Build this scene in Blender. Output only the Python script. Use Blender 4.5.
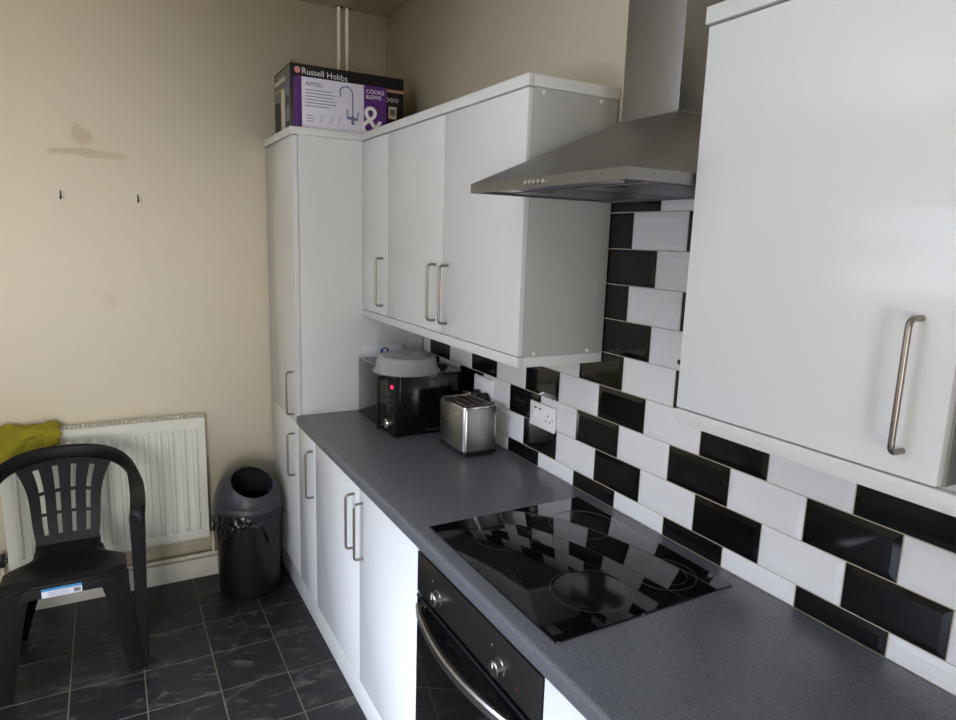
import bpy, bmesh, math, random
from mathutils import Vector, Matrix, noise
R = math.radians
random.seed(7)
for o in list(bpy.data.objects): bpy.data.objects.remove(o)
scn = bpy.context.scene
COL = scn.collection

# ------------------------------------------------------------------ camera
CAM = Vector((-1.2872, 1.0877, 1.6923)); FPX = 661.72
YAW, PIT, ROL = .5126, -.1802, .0315
fw = Vector((math.sin(YAW)*math.cos(PIT), math.cos(YAW)*math.cos(PIT), math.sin(PIT)))
rt = fw.cross(Vector((0, 0, 1))).normalized(); up = rt.cross(fw)
r2 = math.cos(ROL)*rt + math.sin(ROL)*up; u2 = -math.sin(ROL)*rt + math.cos(ROL)*up
cd = bpy.data.cameras.new('camera'); cam = bpy.data.objects.new('camera', cd); COL.objects.link(cam)
cam.matrix_world = Matrix(((r2.x, u2.x, -fw.x, CAM.x), (r2.y, u2.y, -fw.y, CAM.y), (r2.z, u2.z, -fw.z, CAM.z), (0, 0, 0, 1)))
cd.sensor_width = 36; cd.lens = FPX/956*36; cd.clip_start = .02
scn.camera = cam
scn.view_settings.view_transform = 'Standard'; scn.view_settings.look = 'None'
scn.view_settings.gamma = 1; scn.view_settings.use_curve_mapping = False
scn.view_settings.exposure = 0.0
scn.cycles.max_bounces = 16; scn.cycles.diffuse_bounces = 12

# ------------------------------------------------------------------ world and daylight
w = bpy.data.worlds.new('overcast_sky'); scn.world = w; w.use_nodes = True
w.node_tree.nodes['Background'].inputs[0].default_value = (.80, .90, 1, 1)
w.node_tree.nodes['Background'].inputs[1].default_value = .5
def area(name, loc, rot, sx, sy, power, col):
    l = bpy.data.lights.new(name, 'AREA'); l.shape = 'RECTANGLE'; l.size = sx; l.size_y = sy
    l.energy = power; l.color = col
    o = bpy.data.objects.new(name, l); COL.objects.link(o); o.location = loc; o.rotation_euler = rot
    return o
WY0, WY1, WZ0, WZ1 = 1.40, 3.00, 1.02, 2.10       # window opening in the left wall
BX0, BX1, BZ0, BZ1 = -2.90, -2.05, .04, 1.98        # glazed door opening in the wall behind the camera
# daylight entering at the window (sky from above, ground from below) and at the glazed door
WC = (-2.96, (WY0+WY1)/2, (WZ0+WZ1)/2)
l = area('window_sky_light', WC, (0, R(-48), 0), WZ1-WZ0-.1, 1.5, 21, (.68, .79, 1)); l.data.spread = R(95)
l = area('window_high_sky_light', WC, (0, R(-40), 0), WZ1-WZ0-.1, 1.5, 39, (.79, .86, 1)); l.data.spread = R(70)
l = area('window_ground_bounce', WC, (0, R(-150), 0), WZ1-WZ0-.1, 1.5, 37, (.78, .87, 1)); l.data.spread = R(120)
DC = ((BX0+BX1)/2, -1.94, (BZ0+BZ1)/2)
l = area('garden_door_daylight', DC, (R(92), 0, 0), BX1-BX0, BZ1-BZ0, 40, (1, .99, .98)); l.data.spread = R(120)

# ------------------------------------------------------------------ materials
def s2l(c): return tuple((x/12.92 if x <= .04045 else ((x+.055)/1.055)**2.4) for x in [v/255 for v in c])
MATS = {}
def mat(name, rgb, rough=.5, metal=0., noise_amt=0., noise_scale=20., coat=0., bump=0., bump_scale=60., trans=0., alpha=1., stretch=None, emit=None, spec=.5, detail=4):
    m = bpy.data.materials.new(name); m.use_nodes = True; nt = m.node_tree; b = nt.nodes['Principled BSDF']
    c = s2l(rgb) + (1,)
    b.inputs['Base Color'].default_value = c; b.inputs['Roughness'].default_value = rough
    b.inputs['Metallic'].default_value = metal; b.inputs['Coat Weight'].default_value = coat
    b.inputs['Coat Roughness'].default_value = .05
    b.inputs['Transmission Weight'].default_value = trans; b.inputs['Alpha'].default_value = alpha
    b.inputs['Specular IOR Level'].default_value = spec
    if emit: b.inputs['Emission Color'].default_value = s2l(emit[0]) + (1,); b.inputs['Emission Strength'].default_value = emit[1]
    g = nt.nodes.new('ShaderNodeNewGeometry'); vec = g.outputs['Position']
    if stretch:
        mp = nt.nodes.new('ShaderNodeMapping'); mp.inputs['Scale'].default_value = stretch
        nt.links.new(vec, mp.inputs['Vector']); vec = mp.outputs['Vector']
    n = nt.nodes.new('ShaderNodeTexNoise'); n.inputs['Scale'].default_value = noise_scale; n.inputs['Detail'].default_value = detail
    nt.links.new(vec, n.inputs['Vector'])
    mx = nt.nodes.new('ShaderNodeMixRGB'); mx.blend_type = 'MIX'
    lo = tuple(max(0, v*(1-noise_amt)) for v in c[:3]) + (1,); hi = tuple(min(1, v*(1+noise_amt)) for v in c[:3]) + (1,)
    mx.inputs[1].default_value = lo; mx.inputs[2].default_value = hi
    nt.links.new(n.outputs['Fac'], mx.inputs[0]); nt.links.new(mx.outputs[0], b.inputs['Base Color'])
    if bump:
        n2 = nt.nodes.new('ShaderNodeTexNoise'); n2.inputs['Scale'].default_value = bump_scale; n2.inputs['Detail'].default_value = 3
        nt.links.new(vec, n2.inputs['Vector'])
        bp = nt.nodes.new('ShaderNodeBump'); bp.inputs['Strength'].default_value = bump; bp.inputs['Distance'].default_value = .004
        nt.links.new(n2.outputs['Fac'], bp.inputs['Height']); nt.links.new(bp.outputs[0], b.inputs['Normal'])
    MATS[name] = m
    return m
def nodes(m): return m.node_tree.nodes, m.node_tree.links, m.node_tree.nodes['Principled BSDF']

cream = mat('cream_paint', (243, 233, 211), .6, noise_amt=.025, noise_scale=3, bump=.06, bump_scale=25)
def stained_cream():
    m = mat('cream_paint_marked', (243, 233, 211), .6, noise_amt=.025, noise_scale=3, bump=.06, bump_scale=25)
    N, L, b = nodes(m)
    src = b.inputs['Base Color'].links[0].from_socket
    geo = N.new('ShaderNodeNewGeometry'); sep = N.new('ShaderNodeSeparateXYZ'); L.new(geo.outputs['Position'], sep.inputs[0])
    nz = N.new('ShaderNodeTexNoise'); nz.inputs['Scale'].default_value = 14; nz.inputs['Detail'].default_value = 5; L.new(geo.outputs['Position'], nz.inputs['Vector'])
    def math_(op, a, c=None):
        x = N.new('ShaderNodeMath'); x.operation = op
        for i, v in enumerate((a, c)):
            if v is None: continue
            if isinstance(v, (int, float)): x.inputs[i].default_value = v
            else: L.new(v, x.inputs[i])
        return x.outputs[0]
    wob = math_('MULTIPLY', math_('SUBTRACT', nz.outputs['Fac'], .5), 2.6)
    # x, z, half width, half height, strength of each scuffed patch in the paint
    for cx, cz, rx, rz, st in ((-1.352, 2.073, .050, .040, .45), (-1.33, 2.000, .155, .017, .36), (-1.40, 2.006, .10, .012, .25), (-1.286, 1.378, .026, .034, .13), (-1.34, 1.42, .02, .012, .06)):
        dx = math_('DIVIDE', math_('SUBTRACT', sep.outputs['X'], cx), rx); dz = math_('DIVIDE', math_('SUBTRACT', sep.outputs['Z'], cz), rz)
        d = math_('ADD', math_('SQRT', math_('ADD', math_('MULTIPLY', dx, dx), math_('MULTIPLY', dz, dz))), wob)
        mr = N.new('ShaderNodeMapRange'); mr.inputs['From Min'].default_value = 1.15; mr.inputs['From Max'].default_value = .72
        mr.inputs['To Min'].default_value = 0; mr.inputs['To Max'].default_value = st; L.new(d, mr.inputs['Value'])
        mx = N.new('ShaderNodeMixRGB'); mx.inputs[2].default_value = s2l((206, 176, 140)) + (1,)
        L.new(mr.outputs[0], mx.inputs[0]); L.new(src, mx.inputs[1]); src = mx.outputs[0]
    L.new(src, b.inputs['Base Color'])
    return m
cream_marked = stained_cream()
ceil_m = mat('ceiling_paint', (244, 240, 236), .8, noise_amt=.03, noise_scale=4)
white = mat('white_gloss_laminate', (222, 223, 224), .16, noise_amt=.01, noise_scale=8, coat=.08)
white_matt = mat('white_board', (214, 215, 214), .38, noise_amt=.015, noise_scale=10)
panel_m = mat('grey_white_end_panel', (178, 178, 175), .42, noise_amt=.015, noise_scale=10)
tile_w = mat('white_glazed_tile', (226, 225, 226), .09, noise_amt=.015, noise_scale=12)
tile_b = mat('black_glazed_tile', (14, 14, 16), .07, noise_amt=.2, noise_scale=12)
grout_m = mat('cream_grout', (176, 166, 146), .85, noise_amt=.1, noise_scale=40)
skirt_m = mat('skirting_paint', (196, 192, 182), .45, noise_amt=.06, noise_scale=15)
rad_m = mat('radiator_enamel', (226, 226, 214), .35, noise_amt=.015, noise_scale=10)
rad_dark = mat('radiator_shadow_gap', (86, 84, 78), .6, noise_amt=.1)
steel = mat('brushed_steel', (172, 171, 170), .28, 1., noise_amt=.10, noise_scale=30, stretch=(1, 1, 14))
steel_h = mat('brushed_steel_hood', (146, 143, 141), .45, 1., noise_amt=.07, noise_scale=20, stretch=(3, 1, 10))
nickel = mat('satin_nickel', (150, 142, 134), .34, 1., noise_amt=.04, noise_scale=60)
chrome = mat('bright_chrome', (214, 214, 212), .14, 1., noise_amt=.02)
oven_panel = mat('dark_steel', (74, 72, 70), .36, .85, noise_amt=.08, noise_scale=20, stretch=(1, 1, 12))
hob_glass = mat('black_ceramic_glass', (9, 9, 11), .045, noise_amt=.3, noise_scale=6)
oven_glass = mat('black_oven_glass', (8, 8, 10), .05, noise_amt=.3, coat=.3)
ring_m = mat('printed_ring_grey', (66, 66, 70), .3, noise_amt=.1)
haze_m = mat('worn_zone_grey', (17, 18, 21), .12, noise_amt=.5, noise_scale=35)
black_gl = mat('black_gloss_plastic', (12, 12, 13), .16, noise_amt=.2)
black_mt = mat('black_matt_plastic', (13, 13, 14), .5, noise_amt=.1, spec=.3)
black_pl = mat('black_plastic', (24, 24, 27), .38, noise_amt=.12, noise_scale=30)
chair_m = mat('black_moulded_plastic', (17, 17, 19), .46, spec=.25, noise_amt=.12, noise_scale=12, bump=.05, bump_scale=160)
bin_m = mat('charcoal_plastic', (52, 53, 58), .40, noise_amt=.08, noise_scale=30)
binbody_m = mat('black_bin_plastic', (16, 16, 19), .32, noise_amt=.1)
liner_m = mat('black_bag_film', (26, 26, 31), .17, noise_amt=.2, bump=.35, bump_scale=40)
mirror_m = mat('mirror_black_glass', (14, 14, 15), .04, noise_amt=.1, spec=.35)
red_led = mat('red_led', (255, 30, 70), .4, emit=((255, 30, 80), 3))
red_m = mat('red_neon', (120, 20, 30), .3)
sock_m = mat('white_socket_plastic', (238, 238, 238), .25, noise_amt=.01)
dark_m = mat('dark_recess', (8, 8, 8), .7)
lid_m = mat('clear_frosted_plastic', (214, 216, 220), .14, noise_amt=.02, trans=.5, alpha=.55)
cloth_m = mat('olive_cloth', (152, 142, 30), .9, noise_amt=.28, noise_scale=40, bump=.5, bump_scale=220)
pipe_m = mat('painted_pipe', (212, 203, 184), .4, noise_amt=.05)
card_m = mat('white_card', (226, 226, 236), .6, noise_amt=.02)
blue_m = mat('blue_print', (40, 60, 150), .5); sticker_blue = mat('sticker_blue', (72, 150, 205), .4)
grey_print = mat('grey_print', (120, 124, 140), .6); tap_print = mat('tap_print', (96, 112, 148), .5)
purple = mat('purple_print', (82, 34, 110), .45, noise_amt=.06); box_black = mat('black_card_print', (22, 20, 22), .45, noise_amt=.15)
box_side = mat('grey_card_print', (104, 102, 100), .5, noise_amt=.12, noise_scale=8); box_tan = mat('tan_print', (176, 140, 112), .5)
box_cream = mat('cream_print', (205, 196, 172), .5); pink = mat('pink_print', (206, 140, 132), .5); box_white = mat('white_print', (216, 212, 226), .5)
lettering_white = mat('white_lettering', (235, 232, 230), .5); cardboard = mat('brown_cardboard', (150, 124, 92), .8, noise_amt=.1)
cap_m = mat('white_cap', (216, 214, 208), .4); crumb = mat('toast_wire', (150, 122, 100), .4, .5, noise_amt=.2)
glass_m = mat('window_glass', (240, 245, 250), .02, trans=1.0, alpha=.25)
frame_m = mat('white_window_frame', (235, 235, 235), .3)
filter_m = mat('filter_mesh', (120, 122, 126), .42, .7, noise_amt=.25, noise_scale=260)
hook_m = mat('clear_hook_plastic', (240, 230, 210), .3, noise_amt=.02)
lamp_glass = mat('lamp_cover', (196, 196, 200), .25)

def worktop_mat():
    m = mat('speckled_grey_laminate', (95, 97, 102), .30, noise_amt=.75, noise_scale=240, detail=3, bump=.05, bump_scale=300)
    return m
wt_m = worktop_mat()
def slate():
    m = mat('black_slate', (24, 24, 27), .42, noise_amt=.3, noise_scale=9, bump=.22, bump_scale=18)
    N, L, b = nodes(m)
    src = b.inputs['Base Color'].links[0].from_socket
    g = N.new('ShaderNodeNewGeometry'); oi = N.new('ShaderNodeObjectInfo')
    ad = N.new('ShaderNodeVectorMath'); ad.operation = 'ADD'
    sc = N.new('ShaderNodeMath'); sc.operation = 'MULTIPLY'; sc.inputs[1].default_value = 13; L.new(oi.outputs['Random'], sc.inputs[0])
    L.new(g.outputs['Position'], ad.inputs[0]); L.new(sc.outputs[0], ad.inputs[1])
    mp = N.new('ShaderNodeMapping'); mp.inputs['Rotation'].default_value = (0, 0, .8); mp.inputs['Scale'].default_value = (5, 13, 5)
    L.new(ad.outputs[0], mp.inputs['Vector'])
    n = N.new('ShaderNodeTexNoise'); n.inputs['Scale'].default_value = 1; n.inputs['Detail'].default_value = 9; n.inputs['Roughness'].default_value = .68; n.inputs['Distortion'].default_value = 1.8
    L.new(mp.outputs[0], n.inputs['Vector'])
    mr = N.new('ShaderNodeMapRange'); mr.inputs['From Min'].default_value = .53; mr.inputs['From Max'].default_value = .72; mr.inputs['To Max'].default_value = .95
    L.new(n.outputs['Fac'], mr.inputs['Value'])
    mx = N.new('ShaderNodeMixRGB'); mx.inputs[2].default_value = s2l((86, 81, 76)) + (1,)
    L.new(mr.outputs[0], mx.inputs[0]); L.new(src, mx.inputs[1]); L.new(mx.outputs[0], b.inputs['Base Color'])
    return m
slate_m = slate()
fgrout_m = mat('tan_floor_grout', (150, 138, 118), .8, noise_amt=.12, noise_scale=30)

# ------------------------------------------------------------------ builders
def root_loc(o):
    v = Vector((0, 0, 0))
    while o is not None: v = v + o.location; o = o.parent
    return v
def obj(name, bm, m, parent=None, smooth=35, label=None, origin=None):
    if parent is not None: bmesh.ops.translate(bm, verts=bm.verts, vec=-root_loc(parent))
    elif origin is not None: bmesh.ops.translate(bm, verts=bm.verts, vec=-Vector(origin))
    if smooth:
        ca = R(smooth)
        for f in bm.faces: f.smooth = True
        for e in bm.edges:
            if len(e.link_faces) == 2 and e.calc_face_angle(0) > ca: e.smooth = False
    me = bpy.data.meshes.new(name); bm.to_mesh(me); bm.free()
    for x in (m if isinstance(m, (list, tuple)) else [m]): me.materials.append(x)
    o = bpy.data.objects.new(name, me); COL.objects.link(o)
    if parent is not None: o.parent = parent
    elif origin is not None: o.location = origin
    if label: o['label'] = label
    return o
def tag(o, label, cat, group=None):
    o['label'] = label; o['category'] = cat
    if group: o['group'] = group
    return o
def thing(name, label, cat, loc, group=None):
    o = bpy.data.objects.new(name, None); COL.objects.link(o); o.location = loc; o.empty_display_size = .05
    return tag(o, label, cat, group)
def struct(o): o['kind'] = 'structure'; return o
def B(): return bmesh.new()
def box(bm, x0, x1, y0, y1, z0, z1, bev=0., seg=2, mi=0):
    t = bmesh.new(); bmesh.ops.create_cube(t, size=1)
    x0, x1 = sorted((x0, x1)); y0, y1 = sorted((y0, y1)); z0, z1 = sorted((z0, z1))
    for v in t.verts: v.co = Vector(((x0+x1)/2+v.co.x*(x1-x0), (y0+y1)/2+v.co.y*(y1-y0), (z0+z1)/2+v.co.z*(z1-z0)))
    if bev: bmesh.ops.bevel(t, geom=t.edges[:], offset=bev, segments=seg, affect='EDGES', profile=.5, clamp_overlap=True)
    return merge(bm, t, mi)
def merge(bm, t, mi=0):
    vs = [bm.verts.new(v.co) for v in t.verts]; t.verts.index_update()
    for f in t.faces:
        try: nf = bm.faces.new([vs[v.index] for v in f.verts]); nf.material_index = mi
        except ValueError: pass
    t.free(); return vs
def bx(*a, **k): bm = B(); box(bm, *a, **k); return bm
def loft(bm, rings, closed=True, caps=True):
    rs = [[bm.verts.new(p) for p in r] for r in rings]; n = len(rs[0])
    for a, b in zip(rs, rs[1:]):
        for i in range(n if closed else n-1):
            j = (i+1) % n
            try: bm.faces.new((a[i], a[j], b[j], b[i]))
            except ValueError: pass
    if caps and closed:
        bm.faces.new(rs[0][::-1]); bm.faces.new(rs[-1])
    return rs
def fixn(bm): bmesh.ops.recalc_face_normals(bm, faces=bm.faces); return bm
def tube(bm, pts, r, n=10, caps=True):
    pts = [Vector(p) for p in pts]; rings = []
    rr = r if isinstance(r, (list, tuple)) else [r]*len(pts)
    t0 = (pts[1]-pts[0]).normalized(); a = t0.orthogonal().normalized()
    for i, p in enumerate(pts):
        t = ((pts[i+1] if i+1 < len(pts) else p) - (pts[i-1] if i else p)).normalized()
        a = (a - t*a.dot(t)).normalized(); b = t.cross(a)
        rings.append([p + rr[i]*(math.cos(2*math.pi*k/n)*a + math.sin(2*math.pi*k/n)*b) for k in range(n)])
    loft(bm, rings, True, caps); return fixn(bm)
def smooth_path(pts, n=6):
    pts = [Vector(p) for p in pts]; out = []
    for i in range(len(pts)-1):
        p0 = pts[max(i-1, 0)]; p1 = pts[i]; p2 = pts[i+1]; p3 = pts[min(i+2, len(pts)-1)]
        for k in range(n):
            t = k/n
            out.append(.5*((2*p1) + (p2-p0)*t + (2*p0-5*p1+4*p2-p3)*t*t + (3*p1-p0-3*p2+p3)*t**3))
    out.append(pts[-1]); return out
def round_corner(pts, r, n=5):
    pts = [Vector(p) for p in pts]; out = [pts[0]]
    for a, b, c in zip(pts, pts[1:], pts[2:]):
        d1 = (a-b).normalized(); d2 = (c-b).normalized()
        for k in range(n+1):
            t = k/n; p = (b+d1*r)*(1-t)**2 + b*2*t*(1-t) + (b+d2*r)*t*t; out.append(p)
    out.append(pts[-1]); return out
def lathe(bm, prof, c, axis='z', n=32, caps=True):
    rings = []
    for r, h in prof:
        ring = []
        for k in range(n):
            a = 2*math.pi*k/n; u, v = r*math.cos(a), r*math.sin(a)
            ring.append(Vector(c) + (Vector((u, v, h)) if axis == 'z' else Vector((-h, u, v)) if axis == '-x' else Vector((u, -h, v))))
        rings.append(ring)
    loft(bm, rings, True, caps); return fixn(bm)
def annulus(bm, c, r0, r1, h, n=48):
    a = [[Vector((c[0]+r*math.cos(2*math.pi*k/n), c[1]+r*math.sin(2*math.pi*k/n), c[2]+z)) for k in range(n)] for r, z in ((r0, 0), (r0, h), (r1, h), (r1, 0), (r0, 0))]
    loft(bm, a, True, False); return bm
def text_mesh(body, size, origin, ux, uy, ext=.0004, align='LEFT', shear=0.):
    cu = bpy.data.curves.new('t', 'FONT'); cu.body = body; cu.size = size; cu.align_x = align; cu.extrude = ext; cu.resolution_u = 3
    o = bpy.data.objects.new('t', cu); COL.objects.link(o); bpy.context.view_layer.update()
    me = bpy.data.meshes.new_from_object(o.evaluated_get(bpy.context.evaluated_depsgraph_get()))
    bm = bmesh.new(); bm.from_mesh(me); bpy.data.objects.remove(o); bpy.data.curves.remove(cu); bpy.data.meshes.remove(me)
    ux, uy = Vector(ux), Vector(uy); uz = ux.cross(uy)
    for v in bm.verts: v.co = Vector(origin) + ux*v.co.x + uy*v.co.y + uz*v.co.z
    return bm

# ------------------------------------------------------------------ dimensions found from the photograph
YB, ZC, XL, YF = 4.4395, 2.766, -3.0, -2.0
YT, YE, YR = 3.9087, 2.6154, 2.022
ZW, ZWT = .91, .868
XD, XW = -.594, -.601
XK, XC = -.3014, -.306
ZP0, ZP1, ZT0, ZT1 = 1.3415, 1.3708, 2.0897, 2.1199
XWALL = .008

# ------------------------------------------------------------------ the room
floor = struct(obj('floor', bx(XL-.1, XWALL+.1, YF-.1, YB+.1, -.10, -.0012), fgrout_m))
gx0, gy0, gp, gq, gr = -1.0055, 4.2119, .2472, .2485, .0042
shared = {}
def floor_tile(x0, x1, y0, y1):
    key = (round(x1-x0, 4), round(y1-y0, 4))
    if key not in shared:
        bm = B(); hx, hy = (x1-x0)/2, (y1-y0)/2
        loft(bm, [[Vector((sx*(hx-i), sy*(hy-i), z)) for sx, sy in ((-1, -1), (1, -1), (1, 1), (-1, 1))] for i, z in ((0, -.004), (0, -.0006), (.0008, 0))])
        me = bpy.data.meshes.new('floor_tile'); bm.to_mesh(me); bm.free(); me.materials.append(slate_m); shared[key] = me
    o = bpy.data.objects.new('floor_tile', shared[key]); COL.objects.link(o); o.location = ((x0+x1)/2, (y0+y1)/2, 0); o.parent = floor
for i in range(-9, 4):
    for j in range(-2, 26):
        x0, x1 = gx0+i*gp+gr/2, gx0+(i+1)*gp-gr/2
        y1, y0 = gy0-j*gq-gr/2, gy0-(j+1)*gq+gr/2
        x0 = max(x0, XL+.002); x1 = min(x1, -.48); y1 = min(y1, YB-.002); y0 = max(y0, YF+.002)
        if x1-x0 > .01 and y1-y0 > .01: floor_tile(x0, x1, y0, y1)

struct(obj('wall_back', bx(XL-.1, XWALL+.1, YB, YB+.1, -.1, ZC), cream_marked))
struct(obj('ceiling', bx(XL-.1, XWALL+.1, YF-.1, YB+.1, ZC, ZC+.1), ceil_m))
wall_r = struct(obj('wall_right', bx(XWALL, XWALL+.1, YF, YB, -.1, ZC), cream))
bm = B()
box(bm, XL-.1, XL, YF, WY0, -.1, ZC); box(bm, XL-.1, XL, WY1, YB, -.1, ZC); box(bm, XL-.1, XL, WY0, WY1, -.1, WZ0); box(bm, XL-.1, XL, WY0, WY1, WZ1, ZC)
struct(obj('wall_left', bm, cream))
bm = B()
box(bm, XL-.1, BX0, YF-.1, YF, -.1, ZC); box(bm, BX1, XWALL+.1, YF-.1, YF, -.1, ZC); box(bm, BX0, BX1, YF-.1, YF, -.1, BZ0); box(bm, BX0, BX1, YF-.1, YF, BZ1, ZC)
struct(obj('wall_front', bm, cream))
def window(name, horiz, a0, a1, z0, z1, pos):
    def bb(b, a, c, d, e, p0, p1):
        if horiz: box(b, a, c, p0, p1, d, e, .004)
        else: box(b, p0, p1, a, c, d, e, .004)
    p0, p1 = pos; am = (a0+a1)/2; f = .055
    b = B()
    bb(b, a0, a1, z0, z0+f, p0, p1); bb(b, a0, a1, z1-f, z1, p0, p1); bb(b, a0, a0+f, z0+f, z1-f, p0, p1); bb(b, a1-f, a1, z0+f, z1-f, p0, p1); bb(b, am-f/2, am+f/2, z0+f, z1-f, p0, p1)
    wdo = struct(obj(name, b, frame_m)); pm = (p0+p1)/2
    for s, e in ((a0+f, am-f/2), (am+f/2, a1-f)):
        b = B(); bb(b, s, e, z0+f, z1-f, pm-.003, pm+.003); obj('pane', b, glass_m, wdo)
window('window_1', False, WY0, WY1, WZ0, WZ1, (XL-.09, XL-.03))
window('door_1', True, BX0, BX1, BZ0, BZ1, (YF-.09, YF-.03))
bm = B()
prof = [(YB-.001, 0), (YB-.048, 0), (YB-.048, .078), (YB-.040, .092), (YB-.030, .096), (YB-.001, .098)]
loft(bm, [[Vector((x, y, z)) for y, z in prof] for x in (XL+.001, XD-.002)]); struct(obj('baseboard_back', fixn(bm), skirt_m))
struct(obj('baseboard_left', bx(XL+.001, XL+.02, YF+.01, YB-.05, 0, .1, .004), skirt_m))

# splashback: grout bed and every metro tile
TP, TQ, TY0, Z1 = .202, .102, 1.7136, .9638
YS0 = .45
bm = B(); box(bm, .0035, XWALL, YS0, YT, ZW, 1.3718); box(bm, .0035, XWALL, YR-.06, YE+.06, 1.3718, 1.8818)
struct_g = obj('grout', bm, grout_m, wall_r)
tshared = {}
def wall_tile(y0, y1, z0, z1, black):
    key = (round(y1-y0, 4), round(z1-z0, 4), black)
    if key not in tshared:
        bm = B(); hy, hz = (y1-y0)/2, (z1-z0)/2; bv = min(.013, hy*.6, hz*.6)
        loft(bm, [[Vector((x, sy*(hy-i), sz*(hz-i))) for sy, sz in ((-1, -1), (-1, 1), (1, 1), (1, -1))] for i, x in ((0, .0075), (0, .0028), (.0006, .0022), (bv, .0006), (bv+.0015, .0004))])
        fixn(bm)
        me = bpy.data.meshes.new('wall_tile'); bm.to_mesh(me); bm.free(); me.materials.append(tile_b if black else tile_w); tshared[key] = me
    o = bpy.data.objects.new('wall_tile', tshared[key]); COL.objects.link(o)
    o.location = (0, (y0+y1)/2, (z0+z1)/2); o.parent = wall_r
for r in range(10):
    z0, z1 = (ZW+.001, Z1-.0013) if r == 0 else (Z1+(r-1)*TQ+.0013, Z1+r*TQ-.0013)
    lo, hi = (YS0, YT-.001) if r < 5 else (YR-.055, YE+.055)
    off = 0 if r % 2 == 0 else .5
    for m in range(-7, 12):
        y0, y1 = TY0+(m+off)*TP+.0013, TY0+(m+1+off)*TP-.0013
        y0, y1 = max(y0, lo), min(y1, hi)
        if y1-y0 < .012: continue
        wall_tile(y0, y1, z0, z1, (m % 2 == 0) if r % 2 == 0 else (m % 2 == 1))

# ------------------------------------------------------------------ cabinets
def d_handle(parent, x, y, z0, z1, so=.031, r=.0046):
    pts = round_corner([(x+.001, y, z0), (x-so, y, z0), (x-so, y, z1), (x+.001, y, z1)], .014)
    return obj('handle', tube(B(), pts, r, 10), nickel, parent, 40, 'brushed nickel bar handle')
def door(parent, x, y0, y1, z0, z1, hy=None, hz=None, th=.018):
    d = obj('door', bx(x, x+th, y0+.0015, y1-.0015, z0, z1, .0016), white, parent)
    if hy is not None: d_handle(d, x, hy, *hz)
    return d
def carcass(parent, x0, x1, y0, y1, z0, z1, m=None):
    return obj('carcass', bx(x0, x1, y0, y1, z0, z1, .0012), m or white_matt, parent)
GB = 'base cabinets along the tiled wall'; GW = 'wall cabinets over the worktop'
t = thing('tall_cabinet', 'tall white larder cabinet in the corner, beside the bin', 'cabinet', (-.3, (YT+YB)/2, 0))
carcass(t, XD+.020, -.002, YT, YB-.002, .15, ZT0-.0005)
door(t, XD, YT+.001, YB-.004, .15, ZWT+.001, YT+.072, (.615, .81))
door(t, XD, YT+.001, YB-.004, ZWT+.005, ZT0-.003, YT+.072, (.90, 1.092))
t = thing('base_cabinet', 'narrow white base cabinet beside the tall larder', 'cabinet', (-.3, 3.77, 0), GB)
carcass(t, XD+.020, -.002, 3.641, YT-.001, .15, ZWT-.001); door(t, XD, 3.64, YT, .15, ZWT-.004, 3.672, (.62, .818))
t = thing('base_cabinet', 'wide white two-door base cabinet between the narrow cabinet and the oven', 'cabinet', (-.3, 3.13, 0), GB)
carcass(t, XD+.020, -.002, YE+.001, 3.639, .15, ZWT-.001)
door(t, XD, 3.101, 3.639, .15, ZWT-.004, 3.150, (.63, .826)); door(t, XD, YE+.001, 3.101, .15, ZWT-.004, 3.062, (.628, .824))
t = thing('base_cabinet', 'white base cabinet at the near side of the oven', 'cabinet', (-.3, 1.77, 0), GB)
carcass(t, XD+.020, -.002, 1.52, YR-.003, .15, ZWT-.001); door(t, XD, 1.52, YR-.004, .15, ZWT-.004, 1.57, (.62, .816))
t = thing('base_cabinet', 'white base cabinet nearest the camera under the worktop', 'cabinet', (-.3, 1.1, 0), GB)
carcass(t, XD+.020, -.002, .45, 1.518, .15, ZWT-.001); door(t, XD, .985, 1.518, .15, ZWT-.004, 1.035, (.62, .816)); door(t, XD, .45, .985, .15, ZWT-.004, .935, (.62, .816))
tag(obj('plinth', bx(-.573, -.557, .45, YB-.05, .0, .147, .001), white_matt, origin=(-.565, 2.5, 0)), 'long white plinth board under the base cabinets at floor level', 'plinth')
# worktop with post-formed front edge
bm = B(); prof = []
for k in range(7):
    a = R(90+k*15); prof.append((XW+.012+.012*math.cos(a), ZW-.012+.012*math.sin(a)))
for k in range(5):
    a = R(180+k*22.5); prof.append((XW+.007+.007*math.cos(a), ZWT+.007+.007*math.sin(a)))
prof += [(-.001, ZWT), (-.001, ZW)]
loft(bm, [[Vector((x, y, z)) for x, z in prof] for y in (.45, YT-.001)])
tag(obj('worktop', fixn(bm), wt_m, origin=(-.3, 2.2, ZWT)), 'speckled dark grey laminate worktop running along the tiled wall', 'worktop')

def wall_cab(label, y0, y1, splits, handles, peg=False, ends=()):
    t = thing('wall_cabinet', label, 'cabinet', (-.15, (y0+y1)/2, ZP1), GW)
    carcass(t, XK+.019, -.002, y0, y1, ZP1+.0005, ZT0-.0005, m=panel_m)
    for (a, b), h in zip(zip(splits, splits[1:]), handles): door(t, XK, a, b, ZP1+.003, ZT0-.004, h, (1.412, 1.604))
    for (cx, cz) in ends:
        obj('screw_cap', lathe(B(), [(.006, 0), (.0055, .0025), (.003, .004)], (cx, y0, cz), '-y', 14), cap_m, t)
    return t
caps = [(-.253, 2.078), (-.062, 2.078), (-.248, 1.379), (-.058, 1.379)]
wall_cab('narrow white wall cabinet beside the tall larder', 3.606, YT-.001, (3.606, YT-.001), (3.655,))
wall_cab('wide white two-door wall cabinet between narrow cabinet and extractor hood', YE, 3.604, (YE, 3.105, 3.604), (3.062, 3.155), ends=caps)
t = wall_cab('large white wall cabinet at the near side of the extractor hood', 1.533, YR, (1.534, YR), (1.586,))
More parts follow.
